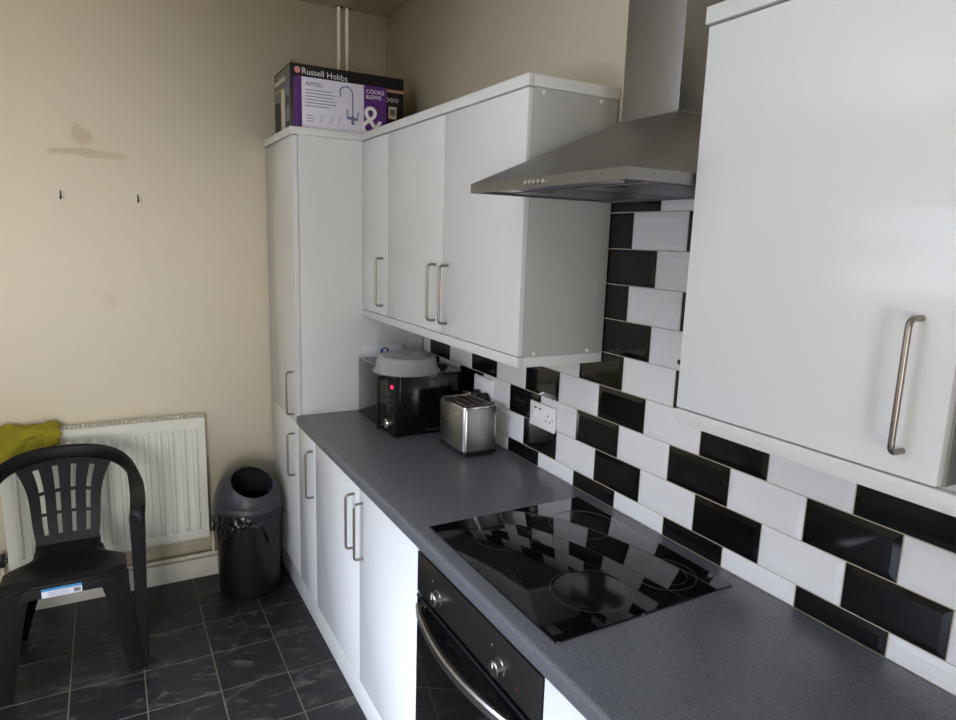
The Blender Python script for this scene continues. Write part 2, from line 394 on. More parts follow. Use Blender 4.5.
obj('bumper', lathe(B(), [(.005, -.009), (.006, -.004), (.006, 0), (.003, .004)], (XK+.012, YR+.004, 1.462), '-y', 14), black_pl, t, label='small black rubber peg')
wall_cab('white wall cabinet cut off at the right edge of the picture', .9, 1.508, (1.0, 1.509), (1.05,))

GC = 'cornice runs on top of the cabinets'
t = thing('cornice', 'white cornice along the tops of the larder and far wall cabinets', 'cornice', (-.3, 3.4, ZT0), GC)
for a in ((XW-.004, XW+.014, YT-.005, YB-.002), (XW+.0145, XC-.0005, YT-.005, YT+.013), (XC, XC+.018, YE-.004, YT+.013), (XC+.0185, -.002, YE-.004, YE+.014)):
    obj('cornice_board', bx(*a, ZT0, ZT1, .0012), white_matt, t)
t = thing('cornice', 'white cornice on the near wall cabinets at upper right', 'cornice', (-.3, 1.5, ZT0), GC)
for a in ((XC, XC+.018, .9, YR+.004), (XC+.0185, -.002, YR-.014, YR+.004)): obj('cornice_board', bx(*a, ZT0, ZT1, .0012), white_matt, t)
GP = 'pelmets under the wall cabinets'
t = thing('pelmet', 'white pelmet board under the far wall cabinets above the toaster', 'pelmet', (-.3, 3.2, ZP0), GP)
for a in ((XK, XK+.018, YE, YT-.001), (XK+.0185, -.002, YE, YE+.018)): obj('pelmet_board', bx(*a, ZP0, ZP1, .0012), white_matt, t)
t = thing('pelmet', 'white pelmet board under the near wall cabinets at right', 'pelmet', (-.3, 1.5, ZP0), GP)
for a in ((XK, XK+.018, .9, YR), (XK+.0185, -.002, YR-.018, YR)): obj('pelmet_board', bx(*a, ZP0, ZP1, .0012), white_matt, t)

# ------------------------------------------------------------------ oven
OY0, OY1 = 2.0225, 2.6125
t = thing('oven', 'built-in black electric oven with curved steel handle under the hob', 'oven', (-.3, 2.318, .1))
obj('body', bx(-.575, -.03, OY0+.002, OY1-.002, .15, ZWT-.002), black_pl, t)
pn = obj('control_panel', bx(-.598, -.5755, OY0+.001, OY1-.001, .746, .860, .002), oven_panel, t)
for y in (2.478, 2.172):
    k = obj('knob', lathe(B(), [(.022, 0), (.022, .003), (.0185, .004), (.0185, .017), (.0165, .0195), (.002, .020)], (-.598, y, .789), '-x', 28), steel, pn)
    obj('pointer', bx(-.6192, -.6175, y-.0012, y+.0012, .792, .804), lettering_white, k)
obj('indicator_light', lathe(B(), [(.003, 0), (.0025, .0015), (.001, .002)], (-.598, 2.105, .779), '-x', 12), red_m, pn)
for y in (2.515, 2.21):
    obj('printed_mark', bx(-.5984, -.5979, y-.004, y+.004, .818, .821), grey_print, pn)
od = obj('door', bx(-.598, -.5755, OY0+.001, OY1-.001, .150, .738, .003), oven_glass, t)
obj('door_trim', bx(-.5995, -.5982, OY0+.003, OY1-.003, .728, .737, .0005), black_pl, od)
pts = []
for k in range(25):
    s = k/24; y = OY0+.020+(OY1-OY0-.040)*s; pts.append((y, -.604-.044*math.sin(math.pi*s)**.8))
bm = B(); rings = []
for y, x in pts:
    rings.append([Vector((x+a, y, .706+c)) for a, c in ((.006, -.013), (-.002, -.014), (-.006, -.009), (-.006, .009), (-.002, .014), (.006, .013))])
loft(bm, rings); fixn(bm)
box(bm, -.606, -.5975, OY0+.018, OY0+.040, .694, .718, .002); box(bm, -.606, -.5975, OY1-.040, OY1-.018, .694, .718, .002)
obj('handle', bm, steel, od)

# ------------------------------------------------------------------ hob
HX0, HX1, HY0, HY1 = -.5563, -.0478, 2.0385, 2.6305
t = thing('hob', 'black glass ceramic hob with four rings set on the worktop', 'hob', ((HX0+HX1)/2, (HY0+HY1)/2, ZW))
obj('glass_top', bx(HX0, HX1, HY0, HY1, ZW+.0003, ZW+.0045, .0015), hob_glass, t)
zt = ZW+.0045
for (cx, cy, r) in ((-.405, 2.486, .078), (-.366, 2.166, .094), (-.160, 2.150, .078), (-.160, 2.460, .094)):
    g = obj('cooking_ring', annulus(B(), (cx, cy, zt), r-.0012, r, .0002), ring_m, t)
    if r > .09 and cx < -.3: obj('worn_patch', lathe(B(), [(r*.90, 0), (r*.88, .00012)], (cx, cy, zt), 'z', 40), haze_m, g)
obj('heat_zone_extension', annulus(B(), (-.160, 2.150, zt+.0002), .055, .0558, .0001), ring_m, t)
for i in range(4):
    for j in range(2):
        if j and i == 3: continue
        annx = -.518+.026*j; obj('touch_mark', annulus(B(), (annx, 2.322-.024*i, zt), .0055, .0062, .0002, 16), ring_m, t)
obj('printed_mark', bx(-.548, -.524, 2.058, 2.100, zt, zt+.0002), haze_m, t)
for y in (2.055, 2.2): obj('corner_clip', bx(HX0+.002 if y < 2.1 else -.33, HX0+.009 if y < 2.1 else -.323, HY0-.0035, HY0+.001, ZW+.0002, ZW+.004, .001), chrome, t)

# ------------------------------------------------------------------ extractor hood
hx, hy0, hy1, hz0, hz1 = -.467, 2.0265, 2.611, 1.807, 1.829
cx0, cy0, cy1, cz = -.157, 2.226, 2.416, 1.985
t = thing('extractor_hood', 'stainless steel chimney extractor hood between the wall cabinets above hob', 'extractor hood', (-.23, 2.32, hz0))
bm = B()
loft(bm, [[Vector(p) for p in ((x0, a, z), (x0, b, z), (-.002, b, z), (-.002, a, z))] for x0, a, b, z in ((hx, hy0, hy1, hz1), (cx0-.004, cy0-.004, cy1+.004, cz), (cx0-.004, cy0-.004, cy1+.004, cz+.004))])
obj('canopy', fixn(bm), steel_h, t, 20)
bm = B(); tk = .012
box(bm, hx, hx+tk, hy0, hy1, hz0, hz1); box(bm, -.014, -.002, hy0, hy1, hz0, hz1); box(bm, hx+tk, -.014, hy0, hy0+tk, hz0, hz1); box(bm, hx+tk, -.014, hy1-tk, hy1, hz0, hz1)
rim = obj('rim', bm, steel_h, t)
obj('chimney', bx(cx0, -.002, cy0, cy1, cz+.004, ZC-.002, .002), steel_h, t)
obj('under_panel', bx(hx+tk, -.014, hy0+tk, hy1-tk, hz0+.006, hz0+.010), filter_m, t)
for i in range(2):
    a = hy0+.05+i*.25; f = obj('grease_filter', bx(hx+.10, -.06, a, a+.235, hz0+.002, hz0+.0058, .001), filter_m, t)
    obj('filter_latch', bx(hx+.105, hx+.125, a+.09, a+.145, hz0+.0005, hz0+.002, .0005), black_pl, f)
for y in (hy0+.11, hy1-.11): obj('lamp', lathe(B(), [(.028, .003), (.028, .0055), (.001, .0056)], (hx+.055, y, hz0), 'z', 20), lamp_glass, t)
for i in range(5): obj('button', lathe(B(), [(.0055, 0), (.0055, .004), (.004, .0055), (.001, .006)], (hx, 2.284+.0172*i, hz0+.011), '-x', 14), chrome, rim)

# ------------------------------------------------------------------ sockets
def socket(label, y0, z0, kind):
    t = thing('wall_socket', label, 'socket', (0, y0+.073, z0), 'double sockets on the tiles')
    y1, z1 = y0+.146, z0+.086
    f = obj('faceplate', bx(-.012, -.0018, y0, y1, z0, z1, .003), sock_m, t)
    def px(a): return y1-a      # measured from the far edge, which is on the left in view
    if kind == 'cooker':
        for a in (.035, .062):
            obj('neon', bx(-.0135, -.0118, px(a+.007), px(a-.007), z0+.064, z0+.070, .0006), red_m, f)
            obj('switch', bx(-.0150, -.0118, px(a+.009), px(a-.009), z0+.030, z0+.052, .0015), sock_m, f)
        for a, b, c in ((.110, .052, .008), (.098, .033, .006), (.122, .033, .006)):
            obj('pin_hole', bx(-.0123, -.0118, px(a+.0025), px(a-.0025), z0+b-c/2, z0+b+c/2), dark_m, f)
        for a in (.010, .136): obj('screw', lathe(B(), [(.003, 0), (.002, .001)], (-.012, px(a), z0+.043), '-x', 10), nickel, f)
    else:
        for a in (.060, .086): obj('switch', bx(-.0150, -.0118, px(a+.005), px(a-.005), z0+.058, z0+.074, .0015), sock_m, f)
    return px
socket('white double socket with red neons on the tiles, right of the toaster', 2.8235, 1.0585, 'cooker')
px = socket('white double socket holding two black plugs behind the toaster', 3.235, 1.072, 'plain')
for i, (a, lab) in enumerate(((.047, 'black plug in the socket, nearer the microwave'), (.114, 'black plug in the socket, right-hand one by the toaster'))):
    y = px(a); t = thing('power_plug', lab, 'plug', (-.012, y, 1.079), 'black plugs behind the toaster')
    bm = B(); prof = []
    for k in range(16):
        an = 2*math.pi*k/16; prof.append((.024*math.cos(an), .026*math.sin(an)))
    loft(bm, [[Vector((x, y+s*p, 1.079+s*q)) for p, q in prof] for x, s in ((-.0165, 1), (-.030, 1), (-.038, .85), (-.044, .55))]); fixn(bm)
    obj('plug_body', bm, black_pl, t)
    tx = (-.034, y, 1.075)
    end = (-.03, y+.04, ZW+.0042) if i == 0 else (-.028, y-.03, ZW+.0042)
    obj('cord', tube(B(), smooth_path([tx, (-.040, y, 1.03), (-.030, y+.02*(1-2*i), .95), (end[0], end[1], .93), end, (end[0]-.01, end[1]+.06*(1-2*i), end[2])], 6), .0034, 8), black_pl, t)

# ------------------------------------------------------------------ microwave
mx0, mx1, my0, my1, mz0, mz1 = -.335, -.035, 3.434, 3.858, .9135, 1.160
t = thing('microwave', 'black microwave oven in the worktop corner with clear cover on top', 'microwave', (-.19, 3.65, ZW))
obj('body', bx(mx0+.022, mx1, my0, my1, mz0, mz1, .004), black_gl, t)
for x in (mx0+.05, mx1-.04):
    for y in (my0+.04, my1-.04): obj('foot', lathe(B(), [(.012, 0), (.014, .0045)], (x, y, ZW), 'z', 14), black_pl, t)
cp = obj('control_panel', bx(mx0, mx0+.0215, my0, my0+.088, mz0, mz1, .002), black_mt, t)
obj('dial', lathe(B(), [(.018, 0), (.0175, .008), (.020, .010), (.020, .020), (.017, .023), (.001, .0235)], (mx0, my0+.040, .962), '-x', 24), chrome, cp)
obj('display', bx(mx0-.0008, mx0+.001, my0+.018, my0+.070, 1.102, 1.128), dark_m, cp)
obj('display_digit', bx(mx0-.003, mx0-.0006, my0+.014, my0+.032, 1.106, 1.118), red_led, cp, label='glowing red display')
for i in range(4):
    obj('key', bx(mx0-.002, mx0+.0005, my0+.022, my0+.066, 1.000+.024*i, 1.013+.024*i, .0008), black_pl, cp)
md = obj('door', bx(mx0, mx0+.0215, my0+.0895, my1, mz0, mz1, .002), mirror_m, t)
bm = B(); hx_ = mx0-.036; hya, hyb = my0+.090, my0+.106
box(bm, hx_, hx_+.011, hya, hyb, .926, 1.146, .003); box(bm, hx_+.009, mx0+.001, hya, hyb, 1.128, 1.146, .003); box(bm, hx_+.009, mx0+.001, hya, hyb, .926, .942, .003)
obj('handle', bm, black_mt, md)
bm = B(); box(bm, -.20, -.06, my0-.0015, my0+.0005, .924, .934, .0005); obj('vent_strip', bm, black_pl, t)
for x, z in ((-.27, 1.13), (-.075, 1.128), (-.12, .929)): obj('screw', lathe(B(), [(.004, 0), (.003, .0014)], (x, my0, z), '-y', 10), nickel if z < 1 else black_pl, t)

# ventilated plate cover on the microwave
lc = (-.247, 3.525, mz1+.0005); n = 144
prof = [(.136, .0), (.137, .004), (.134, .008), (.128, .011), (.125, .018), (.117, .054), (.114, .060), (.109, .064), (.096, .066), (.090, .0645), (.050, .0655), (.014, .066)]
bm = B(); rings = []
for i, (r, h) in enumerate(prof):
    rings.append([Vector((lc[0]+(r+(.0024*math.cos(36*2*math.pi*k/n) if i in (5, 6) else 0))*math.cos(2*math.pi*k/n), lc[1]+(r+(.0024*math.cos(36*2*math.pi*k/n) if i in (5, 6) else 0))*math.sin(2*math.pi*k/n), lc[2]+h)) for k in range(n)])
for r, h in [(r-.0018, h-.0018) for r, h in prof[::-1]]:
    rings.append([Vector((lc[0]+r*math.cos(2*math.pi*k/n), lc[1]+r*math.sin(2*math.pi*k/n), lc[2]+max(h, 0))) for k in range(n)])
loft(bm, rings, True, False); fixn(bm)
t = thing('plate_cover', 'clear frosted plastic plate cover lying on the microwave', 'plate cover', lc)
obj('dome', bm, lid_m, t, 50)
obj('vent_knob', lathe(B(), [(.0145, .0650), (.0150, .0680), (.006, .0700), (.001, .0704)], lc, 'z', 20), lid_m, t)
annb = annulus(B(), (lc[0]+.01, lc[1]-.005, lc[2]+.0657), .058, .064, .0016, 48); obj('vent_ring', annb, lid_m, t)

# card tucked behind the microwave
t = thing('card', 'white card with round blue emblem tucked behind the microwave', 'card', (-.2, 3.893, ZW))
bm = B(); loft(bm, [[Vector((x, y, z)) for x in (-.302,) for y, z in ((3.882, ZW+.0005), (3.8830, ZW+.0005), (3.9035, 1.203), (3.9025, 1.203))], [Vector((x, y, z)) for x in (-.105,) for y, z in ((3.882, ZW+.0005), (3.8830, ZW+.0005), (3.9035, 1.203), (3.9025, 1.203))]]); obj('sheet', fixn(bm), card_m, t)
bm = lathe(B(), [(.022, .0), (.0215, .0012)], (-.195, 3.9012, 1.172), '-y', 28); em = obj('emblem', bm, blue_m, t)
obj('emblem_mark', lathe(B(), [(.009, .0), (.0085, .001)], (-.195, 3.8998, 1.180), '-y', 20), lettering_white, em)

# ------------------------------------------------------------------ toaster
t = thing('toaster', 'brushed steel two-slice toaster standing before the microwave', 'toaster', (-.130, 3.205, ZW))
tx0, tx1, ty0, ty1, tz0, tz1 = -.204, -.060, 3.100, 3.308, .934, 1.092
def rrect(x0, x1, y0, y1, z, r, n=6):
    out = []
    for cx, cy, a0 in ((x1-r, y1-r, 0), (x0+r, y1-r, 90), (x0+r, y0+r, 180), (x1-r, y0+r, 270)):
        for k in range(n+1):
            a = R(a0+90*k/n); out.append(Vector((cx+r*math.cos(a), cy+r*math.sin(a), z)))
    return out
bm = B(); loft(bm, [rrect(tx0+i, tx1-i, ty0+i, ty1-i, z, .020) for i, z in ((0, tz0), (0, tz1-.006), (.002, tz1))]); obj('shell', bm, steel, t, 30)
bm = B(); loft(bm, [rrect(tx0+i, tx1-i, ty0+i, ty1-i, z, .020) for i, z in ((.004, tz0-.013), (-.001, tz0-.011), (-.001, tz0-.0005))]); obj('base', bm, black_pl, t, 30)
bm = B(); loft(bm, [rrect(tx0+i, tx1-i, ty0+i, ty1-i, z, .018) for i, z in ((.002, tz1+.0003), (.003, tz1+.005), (.006, tz1+.006), (.011, tz1+.0015))], True, False); obj('top_rim', bm, chrome, t, 30)
tp = B(); loft(tp, [rrect(tx0+i, tx1-i, ty0+i, ty1-i, z, .014) for i, z in ((.012, tz1+.0004), (.012, tz1+.003))]); top = obj('top_plate', tp, black_pl, t, 30)
for x in (-.164, -.100):
    bm = B(); h0, h1 = tz1+.0031, tz1+.0075
    for xx in (x-.0195, x+.0165): box(bm, xx, xx+.003, ty0+.026, ty1-.026, h0, h1, .0008)
    for yy in (ty0+.024, ty1-.027): box(bm, x-.0195, x+.0195, yy, yy+.003, h0, h1, .0008)
    s = obj('bread_slot', bm, chrome, top)
    obj('slot_floor', bx(x-.0163, x+.0163, ty0+.0292, ty1-.0292, h0, h0+.0006), dark_m, s)
    for k in range(7): obj('wire', tube(B(), [(x-.015, ty0+.040+.020*k, h0+.0022), (x+.015, ty0+.050+.020*k, h0+.0022)], .0013, 6), crumb, s)
for x in (tx0+.025, tx1-.025):
    for y in (ty0+.025, ty1-.025): obj('foot', lathe(B(), [(.0065, 0), (.0075, .0112)], (x, y, ZW), 'z', 12), black_pl, t)
obj('lever', bx(-.150, -.116, ty1, ty1+.018, 1.03, 1.042, .003), black_pl, t)
obj('badge', bx(tx0-.0006, tx0+.001, ty1-.062, ty1-.022, 1.018, 1.027, .0003), nickel, t)

# ------------------------------------------------------------------ boxes on the larder
t = thing('appliance_box', 'black cardboard appliance box with white lettering on top of larder', 'box', (-.34, 4.15, ZT0), 'boxes on the larder')
ax0, ax1, ay0, ay1, az1 = -.577, -.074, 4.000, 4.300, 2.385
cb = obj('carton', bx(ax0, ax1, ay0, ay1, ZT0+.0003, az1, .002), box_black, t)
obj('brand_lettering', text_mesh('Russell Hobbs', .0345, (ax0+.046, ay0-.0006, 2.347), (1, 0, -.035), (0, 0, 1)), lettering_white, cb)
obj('brand_dot', lathe(B(), [(.0125, 0), (.012, .0008)], (ax0+.029, ay0, 2.360), '-y', 24), pink, cb)
obj('tan_stripe', bx(-.182, ax1+.0004, ay0-.0008, ay0+.001, 2.322, 2.334), box_tan, cb)
for i in range(3): obj('printed_icon', annulus(B(), (0, 0, 0), .006, .0085, .0006, 20), lettering_white, cb)
ics = [c for c in cb.children if c.name.startswith('printed_icon')]
for i, c in enumerate(ics):
    c.matrix_local = Matrix.Translation(Vector((-.152+.022*i, ay0, 2.290)) - root_loc(cb)) @ Matrix.Rotation(R(90), 4, 'X') @ Matrix.Translation(root_loc(cb))
obj('printed_photo', bx(-.145, -.108, ay0-.0006, ay0+.001, 2.21, 2.262), box_cream, cb)
obj('printed_photo', bx(-.139, -.114, ay0-.0009, ay0+.001, 2.225, 2.25), box_side, cb)
# printing on the end of the carton that faces the room
obj('end_panel', bx(ax0-.0006, ax0+.001, ay0+.012, ay1-.006, ZT0+.01, az1-.008), box_side, cb)
obj('end_lettering', text_mesh('Russell Hobbs', .034, (ax0-.0012, ay1-.02, 2.330), (0, -1, 0), (0, 0, 1)), box_cream, cb)
obj('end_stripe', bx(ax0-.0010, ax0+.001, ay0+.17, ay1-.012, 2.298, 2.308), box_tan, cb)
obj('end_cream_block', bx(ax0-.0010, ax0+.001, ay0+.105, ay0+.165, 2.10, 2.300), box_cream, cb)
obj('end_dark_block', bx(ax0-.0010, ax0+.001, ay0+.185, ay1-.02, 2.10, 2.255), box_black, cb)
for i in range(4): obj('end_picture', bx(ax0-.0010, ax0+.001, ay0+.03, ay0+.085, 2.125+.05*i, 2.160+.05*i), grey_print if i % 2 else box_black, cb)
obj('open_flap', fixn((lambda b: (loft(b, [[Vector(p) for p in ((ax0+.005, ay0+.03, az1+.0003), (ax0+.05, ay0+.03, az1+.0003), (ax0+.05, ay0+.034, az1+.0003), (ax0+.005, ay0+.034, az1+.0003))], [Vector(p) for p in ((ax0+.012, ay0+.045, az1+.020), (ax0+.028, ay0+.045, az1+.022), (ax0+.028, ay0+.049, az1+.022), (ax0+.012, ay0+.049, az1+.020))]]), b)[1])(B())), cardboard, cb)
t = thing('tap_box', 'white and purple kitchen tap box leaning in front of black box', 'box', (-.37, 3.96, ZT0), 'boxes on the larder')
bx0, bx1, by0, by1, bz1 = -.568, -.181, 3.936, 3.996, 2.3225
cb = obj('carton', bx(bx0, bx1, by0, by1, ZT0+.0003, bz1, .0015), box_white, t)
obj('purple_edge', bx(bx0-.0004, bx0+.020, by0-.0006, by1, ZT0+.001, bz1+.0005), purple, cb)
obj('purple_panel', bx(-.283, bx1+.0005, by0-.0006, by1, ZT0+.001, bz1+.0005), purple, cb)
yy = by0-.0012
obj('range_lettering', text_mesh('AMSEL', .026, (bx0+.034, yy, 2.288), (1, 0, 0), (0, 0, 1)), grey_print, cb)
obj('brand_lettering', text_mesh('COOKE', .0225, (-.274, yy, 2.292), (1.05, 0, 0), (0, 0, 1)), lettering_white, cb)
obj('brand_lettering', text_mesh('&LEWIS', .0225, (-.274, yy, 2.270), (.92, 0, 0), (0, 0, 1)), lettering_white, cb)
obj('ampersand', text_mesh('&', .175, (-.300, yy-.0002, 2.122), (.95, 0, 0), (0, 0, 1)), lettering_white, cb)
random.seed(3)
for i in range(6):
    obj('printed_line', bx(bx0+.034, bx0+.034+random.uniform(.10, .15), yy, yy+.001, 2.272-.0125*i, 2.2752-.0125*i), grey_print, cb)
bm = B()
tube(bm, smooth_path([(-.385, yy, 2.262), (-.387, yy, 2.288), (-.372, yy, 2.303), (-.352, yy, 2.304), (-.336, yy, 2.288), (-.333, yy, 2.26), (-.333, yy, 2.19)], 5), .0027, 8)
tube(bm, [(-.358, yy, 2.182), (-.310, yy, 2.178)], .0055, 8); tube(bm, [(-.333, yy, 2.19), (-.333, yy, 2.155)], .0062, 8)
tube(bm, [(-.355, yy, 2.182), (-.358, yy, 2.215)], .0028, 8); tube(bm, [(-.313, yy, 2.178), (-.308, yy, 2.210)], .0028, 8)
for v in bm.verts: v.co.y = yy + (v.co.y-yy)*.12
obj('tap_picture', bm, tap_print, cb)
for i, x in enumerate((-.53, -.475, -.435, -.40)):
    bm = B()
    if i == 0:
        for k in range(3): box(bm, x, x+.03, yy, yy+.001, 2.150+.011*k, 2.153+.011*k)
    else:
        tube(bm, [(x, yy, 2.150), (x+.012, yy, 2.163), (x+.003, yy, 2.172), (x+.018, yy, 2.176)], .0012, 6)
        for v in bm.verts: v.co.y = yy+(v.co.y-yy)*.3
    obj('printed_icon', bm, grey_print, cb)

# ------------------------------------------------------------------ heating pipes in the corner
for x, lab in ((-.240, 'cream painted pipe rising to the ceiling, left of the pair'), (-.199, 'cream painted pipe rising to the ceiling, right of the pair')):
    t = thing('heating_pipe', lab, 'pipe', (x, YB-.03, ZT0), 'pipes in the corner')
    obj('pipe', tube(B(), [(x, YB-.026, 2.0903), (x, YB-.026, ZC-.001)], .0105, 12), pipe_m, t)
    obj('ceiling_hole', lathe(B(), [(.017, -.0025), (.018, -.0005)], (x+.002, YB-.026, ZC), 'z', 14), dark_m, t)

# ------------------------------------------------------------------ radiator
rx0, rx1, rz0, rz1, ry = -1.728, -.926, .224, .822, 4.345
t = thing('radiator', 'white panel radiator on the back wall behind the chair', 'radiator', ((rx0+rx1)/2, ry+.04, rz0))
bm = B(); pitch = .0505; nfl = 15; m0 = (rx1-rx0-nfl*pitch)/2
PROF = ((0, 0), (.26, 0), (.36, 1), (.64, 1), (.74, 0))
cols_ = [(rx0, 0)]+[(rx0+m0+(i+f)*pitch, h) for i in range(nfl) for f, h in PROF]+[(rx1-m0, 0), (rx1, 0)]
ENDS = ((0, 0), (.012, 0), (.046, 0), (.058, .8), (.068, 1))
rows_ = [(rz0+d, e) for d, e in ENDS]+[(rz1-d, e) for d, e in ENDS[::-1]]
grid = [[bm.verts.new((x, ry-.011*h*e+(.004 if z in (rz0, rz1) else 0), z)) for z, e in rows_] for x, h in cols_]
for a, b in zip(grid, grid[1:]):
    for k in range(len(rows_)-1): bm.faces.new((a[k], b[k], b[k+1], a[k+1]))
box(bm, rx0, rx1, ry+.005, ry+.014, rz0, rz1)
fixn(bm); obj('front_panel', bm, rad_m, t, 30)
obj('back_panel', bx(rx0+.004, rx1-.004, ry+.066, ry+.076, rz0, rz1-.004), rad_m, t)
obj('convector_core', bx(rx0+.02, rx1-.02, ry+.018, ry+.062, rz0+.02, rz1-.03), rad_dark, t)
for x in (rx0-.002, rx1-.002): obj('end_cover', bx(x, x+.004, ry+.002, ry+.078, rz0+.004, rz1+.004, .001), rad_m, t)
bm = B(); box(bm, rx0, rx1, ry+.002, ry+.010, rz1-.002, rz1+.006); box(bm, rx0, rx1, ry+.068, ry+.078, rz1-.002, rz1+.006); box(bm, rx0, rx1, ry+.037, ry+.042, rz1-.002, rz1+.006)
for k in range(48):
    x = rx0+.006+k*(rx1-rx0-.012)/47; box(bm, x-.0035, x+.0035, ry+.008, ry+.070, rz1-.001, rz1+.005)
g = obj('top_grille', bm, rad_m, t, 0); g['kind'] = 'stuff'
for s, x in ((-1, rx0-.012), (1, rx1+.004)):
    bm = B(); tube(bm, [(x-.002 if s > 0 else x+.012, ry+.045, rz0+.035), (x+.022*s, ry+.045, rz0+.035)], .010, 12)
    lathe(bm, [(.012, -.02), (.013, .0), (.013, .03), (.010, .036)], (x+.018*s, ry+.045, rz0+.03), 'z', 14)
    v = obj('valve', bm, nickel if s > 0 else black_pl, t)
    obj('tail_pipe', tube(B(), [(x+.018*s, ry+.045, rz0+.012), (x+.018*s, ry+.045, .125)], .0075, 10), pipe_m, v)
obj('wall_bracket', bx(-1.35, -1.30, ry+.077, YB-.001, rz0+.1, rz1-.1), rad_m, t)
tag(obj('skirting_pipe', tube(B(), [(XL+.03, YB-.036, .1105), (XD-.004, YB-.036, .1105)], .0105, 12), pipe_m, origin=(-1.5, YB-.036, .1)), 'cream painted pipe running along the skirting under the radiator', 'pipe')

# cloth over the radiator
bm = B(); nx, ns = 34, 40; g = []
for i in range(nx+1):
    u = i/nx; row = []
    edge = .80+.015*math.sin(u*9)
    x = -1.800+.290*u
    zr = rz1+.0075
    drop = .150-.085*u+.012*math.sin(u*11)
    path = [(ry+.086, zr-.03), (ry+.083, zr+.004), (ry+.04, zr+.010), (ry-.004, zr+.004), (ry-.016, zr-.018), (ry-.019, zr-drop)]
    for k in range(ns+1):
        s = k/ns*(len(path)-1); a = min(int(s), len(path)-2); f = s-a
        y = path[a][0]*(1-f)+path[a+1][0]*f; z = path[a][1]*(1-f)+path[a+1][1]*f
        n_ = noise.noise(Vector((x*14, s*1.1, 2.0))); n3 = noise.noise(Vector((x*40+s*2, s*2.5, 5.)))
        h = .022*abs(n_)+.008*abs(n3)+.016*max(0, math.sin(u*13+s*1.9))*.6
        if a >= 3: y -= h
        else: z += h*1.3
        row.append(bm.verts.new((x+.012*noise.noise(Vector((s, x*5, 0)))+.018*(s/5)*(u-.3), y, z)))
    g.append(row)
for a, b in zip(g, g[1:]):
    for k in range(ns): bm.faces.new((a[k], a[k+1], b[k+1], b[k]))
fixn(bm); bmesh.ops.solidify(bm, geom=bm.faces[:], thickness=.002)
tag(obj('cloth', bm, cloth_m, origin=(-1.65, ry+.03, rz1)), 'crumpled olive green cloth draped over left end of radiator', 'cloth')

# ------------------------------------------------------------------ coat hooks
for x, lab in ((-1.436, 'small clear hook on the cream wall, left of two under paint marks'), (-1.147, 'small clear hook on the cream wall, right of two')):
    t = thing('wall_hook', lab, 'hook', (x, YB, 1.82), 'hooks on the cream wall')
    obj('backplate', lathe(B(), [(.017, .0005), (.017, .003), (.014, .004)], (x, YB, 1.822), '-y', 20), hook_m, t)
    obj('prong', tube(B(), smooth_path([(x, YB-.003, 1.838), (x, YB-.010, 1.834), (x, YB-.012, 1.812), (x-.001, YB-.022, 1.806), (x-.002, YB-.030, 1.815)], 5), .0028, 8), oven_panel, t)

# ------------------------------------------------------------------ bin
bc = (-.764, 4.212, 0)
t = thing('bin', 'black round bin with domed open lid in the corner by the larder', 'bin', bc)
bm = B(); rings = []
for r, z in ((.128, .0005), (.140, .004), (.142, .02), (.149, .43), (.145, .43), (.138, .03), (.02, .02)): rings.append([Vector((bc[0]+r*math.cos(2*math.pi*k/40), bc[1]+r*math.sin(2*math.pi*k/40), z)) for k in range(40)])
loft(bm, rings); fixn(bm); obj('body', bm, binbody_m, t)
# dome lid with a slanting round mouth
od = Vector((.10, -.50, .86)).normalized(); bm = B(); nu, nv = 64, 40
c0 = Vector((bc[0], bc[1], .440)); rr, hh = .152, .160
a1 = od.orthogonal().normalized(); b1 = od.cross(a1); mouth = R(39)
rings = []
for i in range(nv+1):
    ring = []
    for k in range(nu):
        ph = 2*math.pi*k/nu; side = math.cos(ph)*a1+math.sin(ph)*b1
        # angle from the mouth axis at which the dome reaches its base (z = 0)
        lim = math.atan2(od.z, -side.z) if side.z < 0 else math.pi-math.atan2(od.z, side.z)
        th = mouth+(lim-mouth)*i/nv; d = math.cos(th)*od+math.sin(th)*side
        ring.append(c0+Vector((d.x*rr, d.y*rr, max(0, d.z)*hh)))
    rings.append(ring)
loft(bm, rings, True, False); fixn(bm); bmesh.ops.solidify(bm, geom=bm.faces[:], thickness=.004)
lid = obj('lid', bm, bin_m, t, 40)
bm = B(); rings = []
for r, z in ((.146, .418), (.160, .418), (.1605, .430), (.154, .444), (.146, .446), (.146, .418)): rings.append([Vector((bc[0]+r*math.cos(2*math.pi*k/48), bc[1]+r*math.sin(2*math.pi*k/48), z)) for k in range(48)])
loft(bm, rings, True, False); fixn(bm); obj('lid_skirt', bm, bin_m, lid)
bm = B(); rings = []; nk = 120
for i in range(17):
    s = i/16; ring = []
    for k in range(nk):
        a = 2*math.pi*k/nk
        da = math.atan2(math.sin(a-R(-62)), math.cos(a-R(-62))); db = math.atan2(math.sin(a-R(-150)), math.cos(a-R(-150)))
        nv_ = lambda f, q, o: noise.noise(Vector((math.cos(a)*f, math.sin(a)*f, q+o)))
        low = .070+.110*math.exp(-(da/.17)**2)+.060*math.exp(-(db/.35)**2)+.045*nv_(2.2, 0, 1)+.020*nv_(6, 0, 3)
        z = .424-s*max(.03, low)+.004*nv_(12, s*3, 7)
        rad = .1525+(.016*abs(nv_(5, s*1.6, 0))+.014*abs(nv_(13, s*3, 4))+.007*abs(nv_(26, s*6, 9)))*(.25+s)*(1.15-.35*s)
        ring.append(Vector((bc[0]+rad*math.cos(a), bc[1]+rad*math.sin(a), z)))
    rings.append(ring)
loft(bm, rings, True, False); fixn(bm); bmesh.ops.solidify(bm, geom=bm.faces[:], thickness=.0012); obj('bin_liner', bm, liner_m, t, 60, 'crinkled black plastic bag hanging over the rim')
bm = B(); rings = []
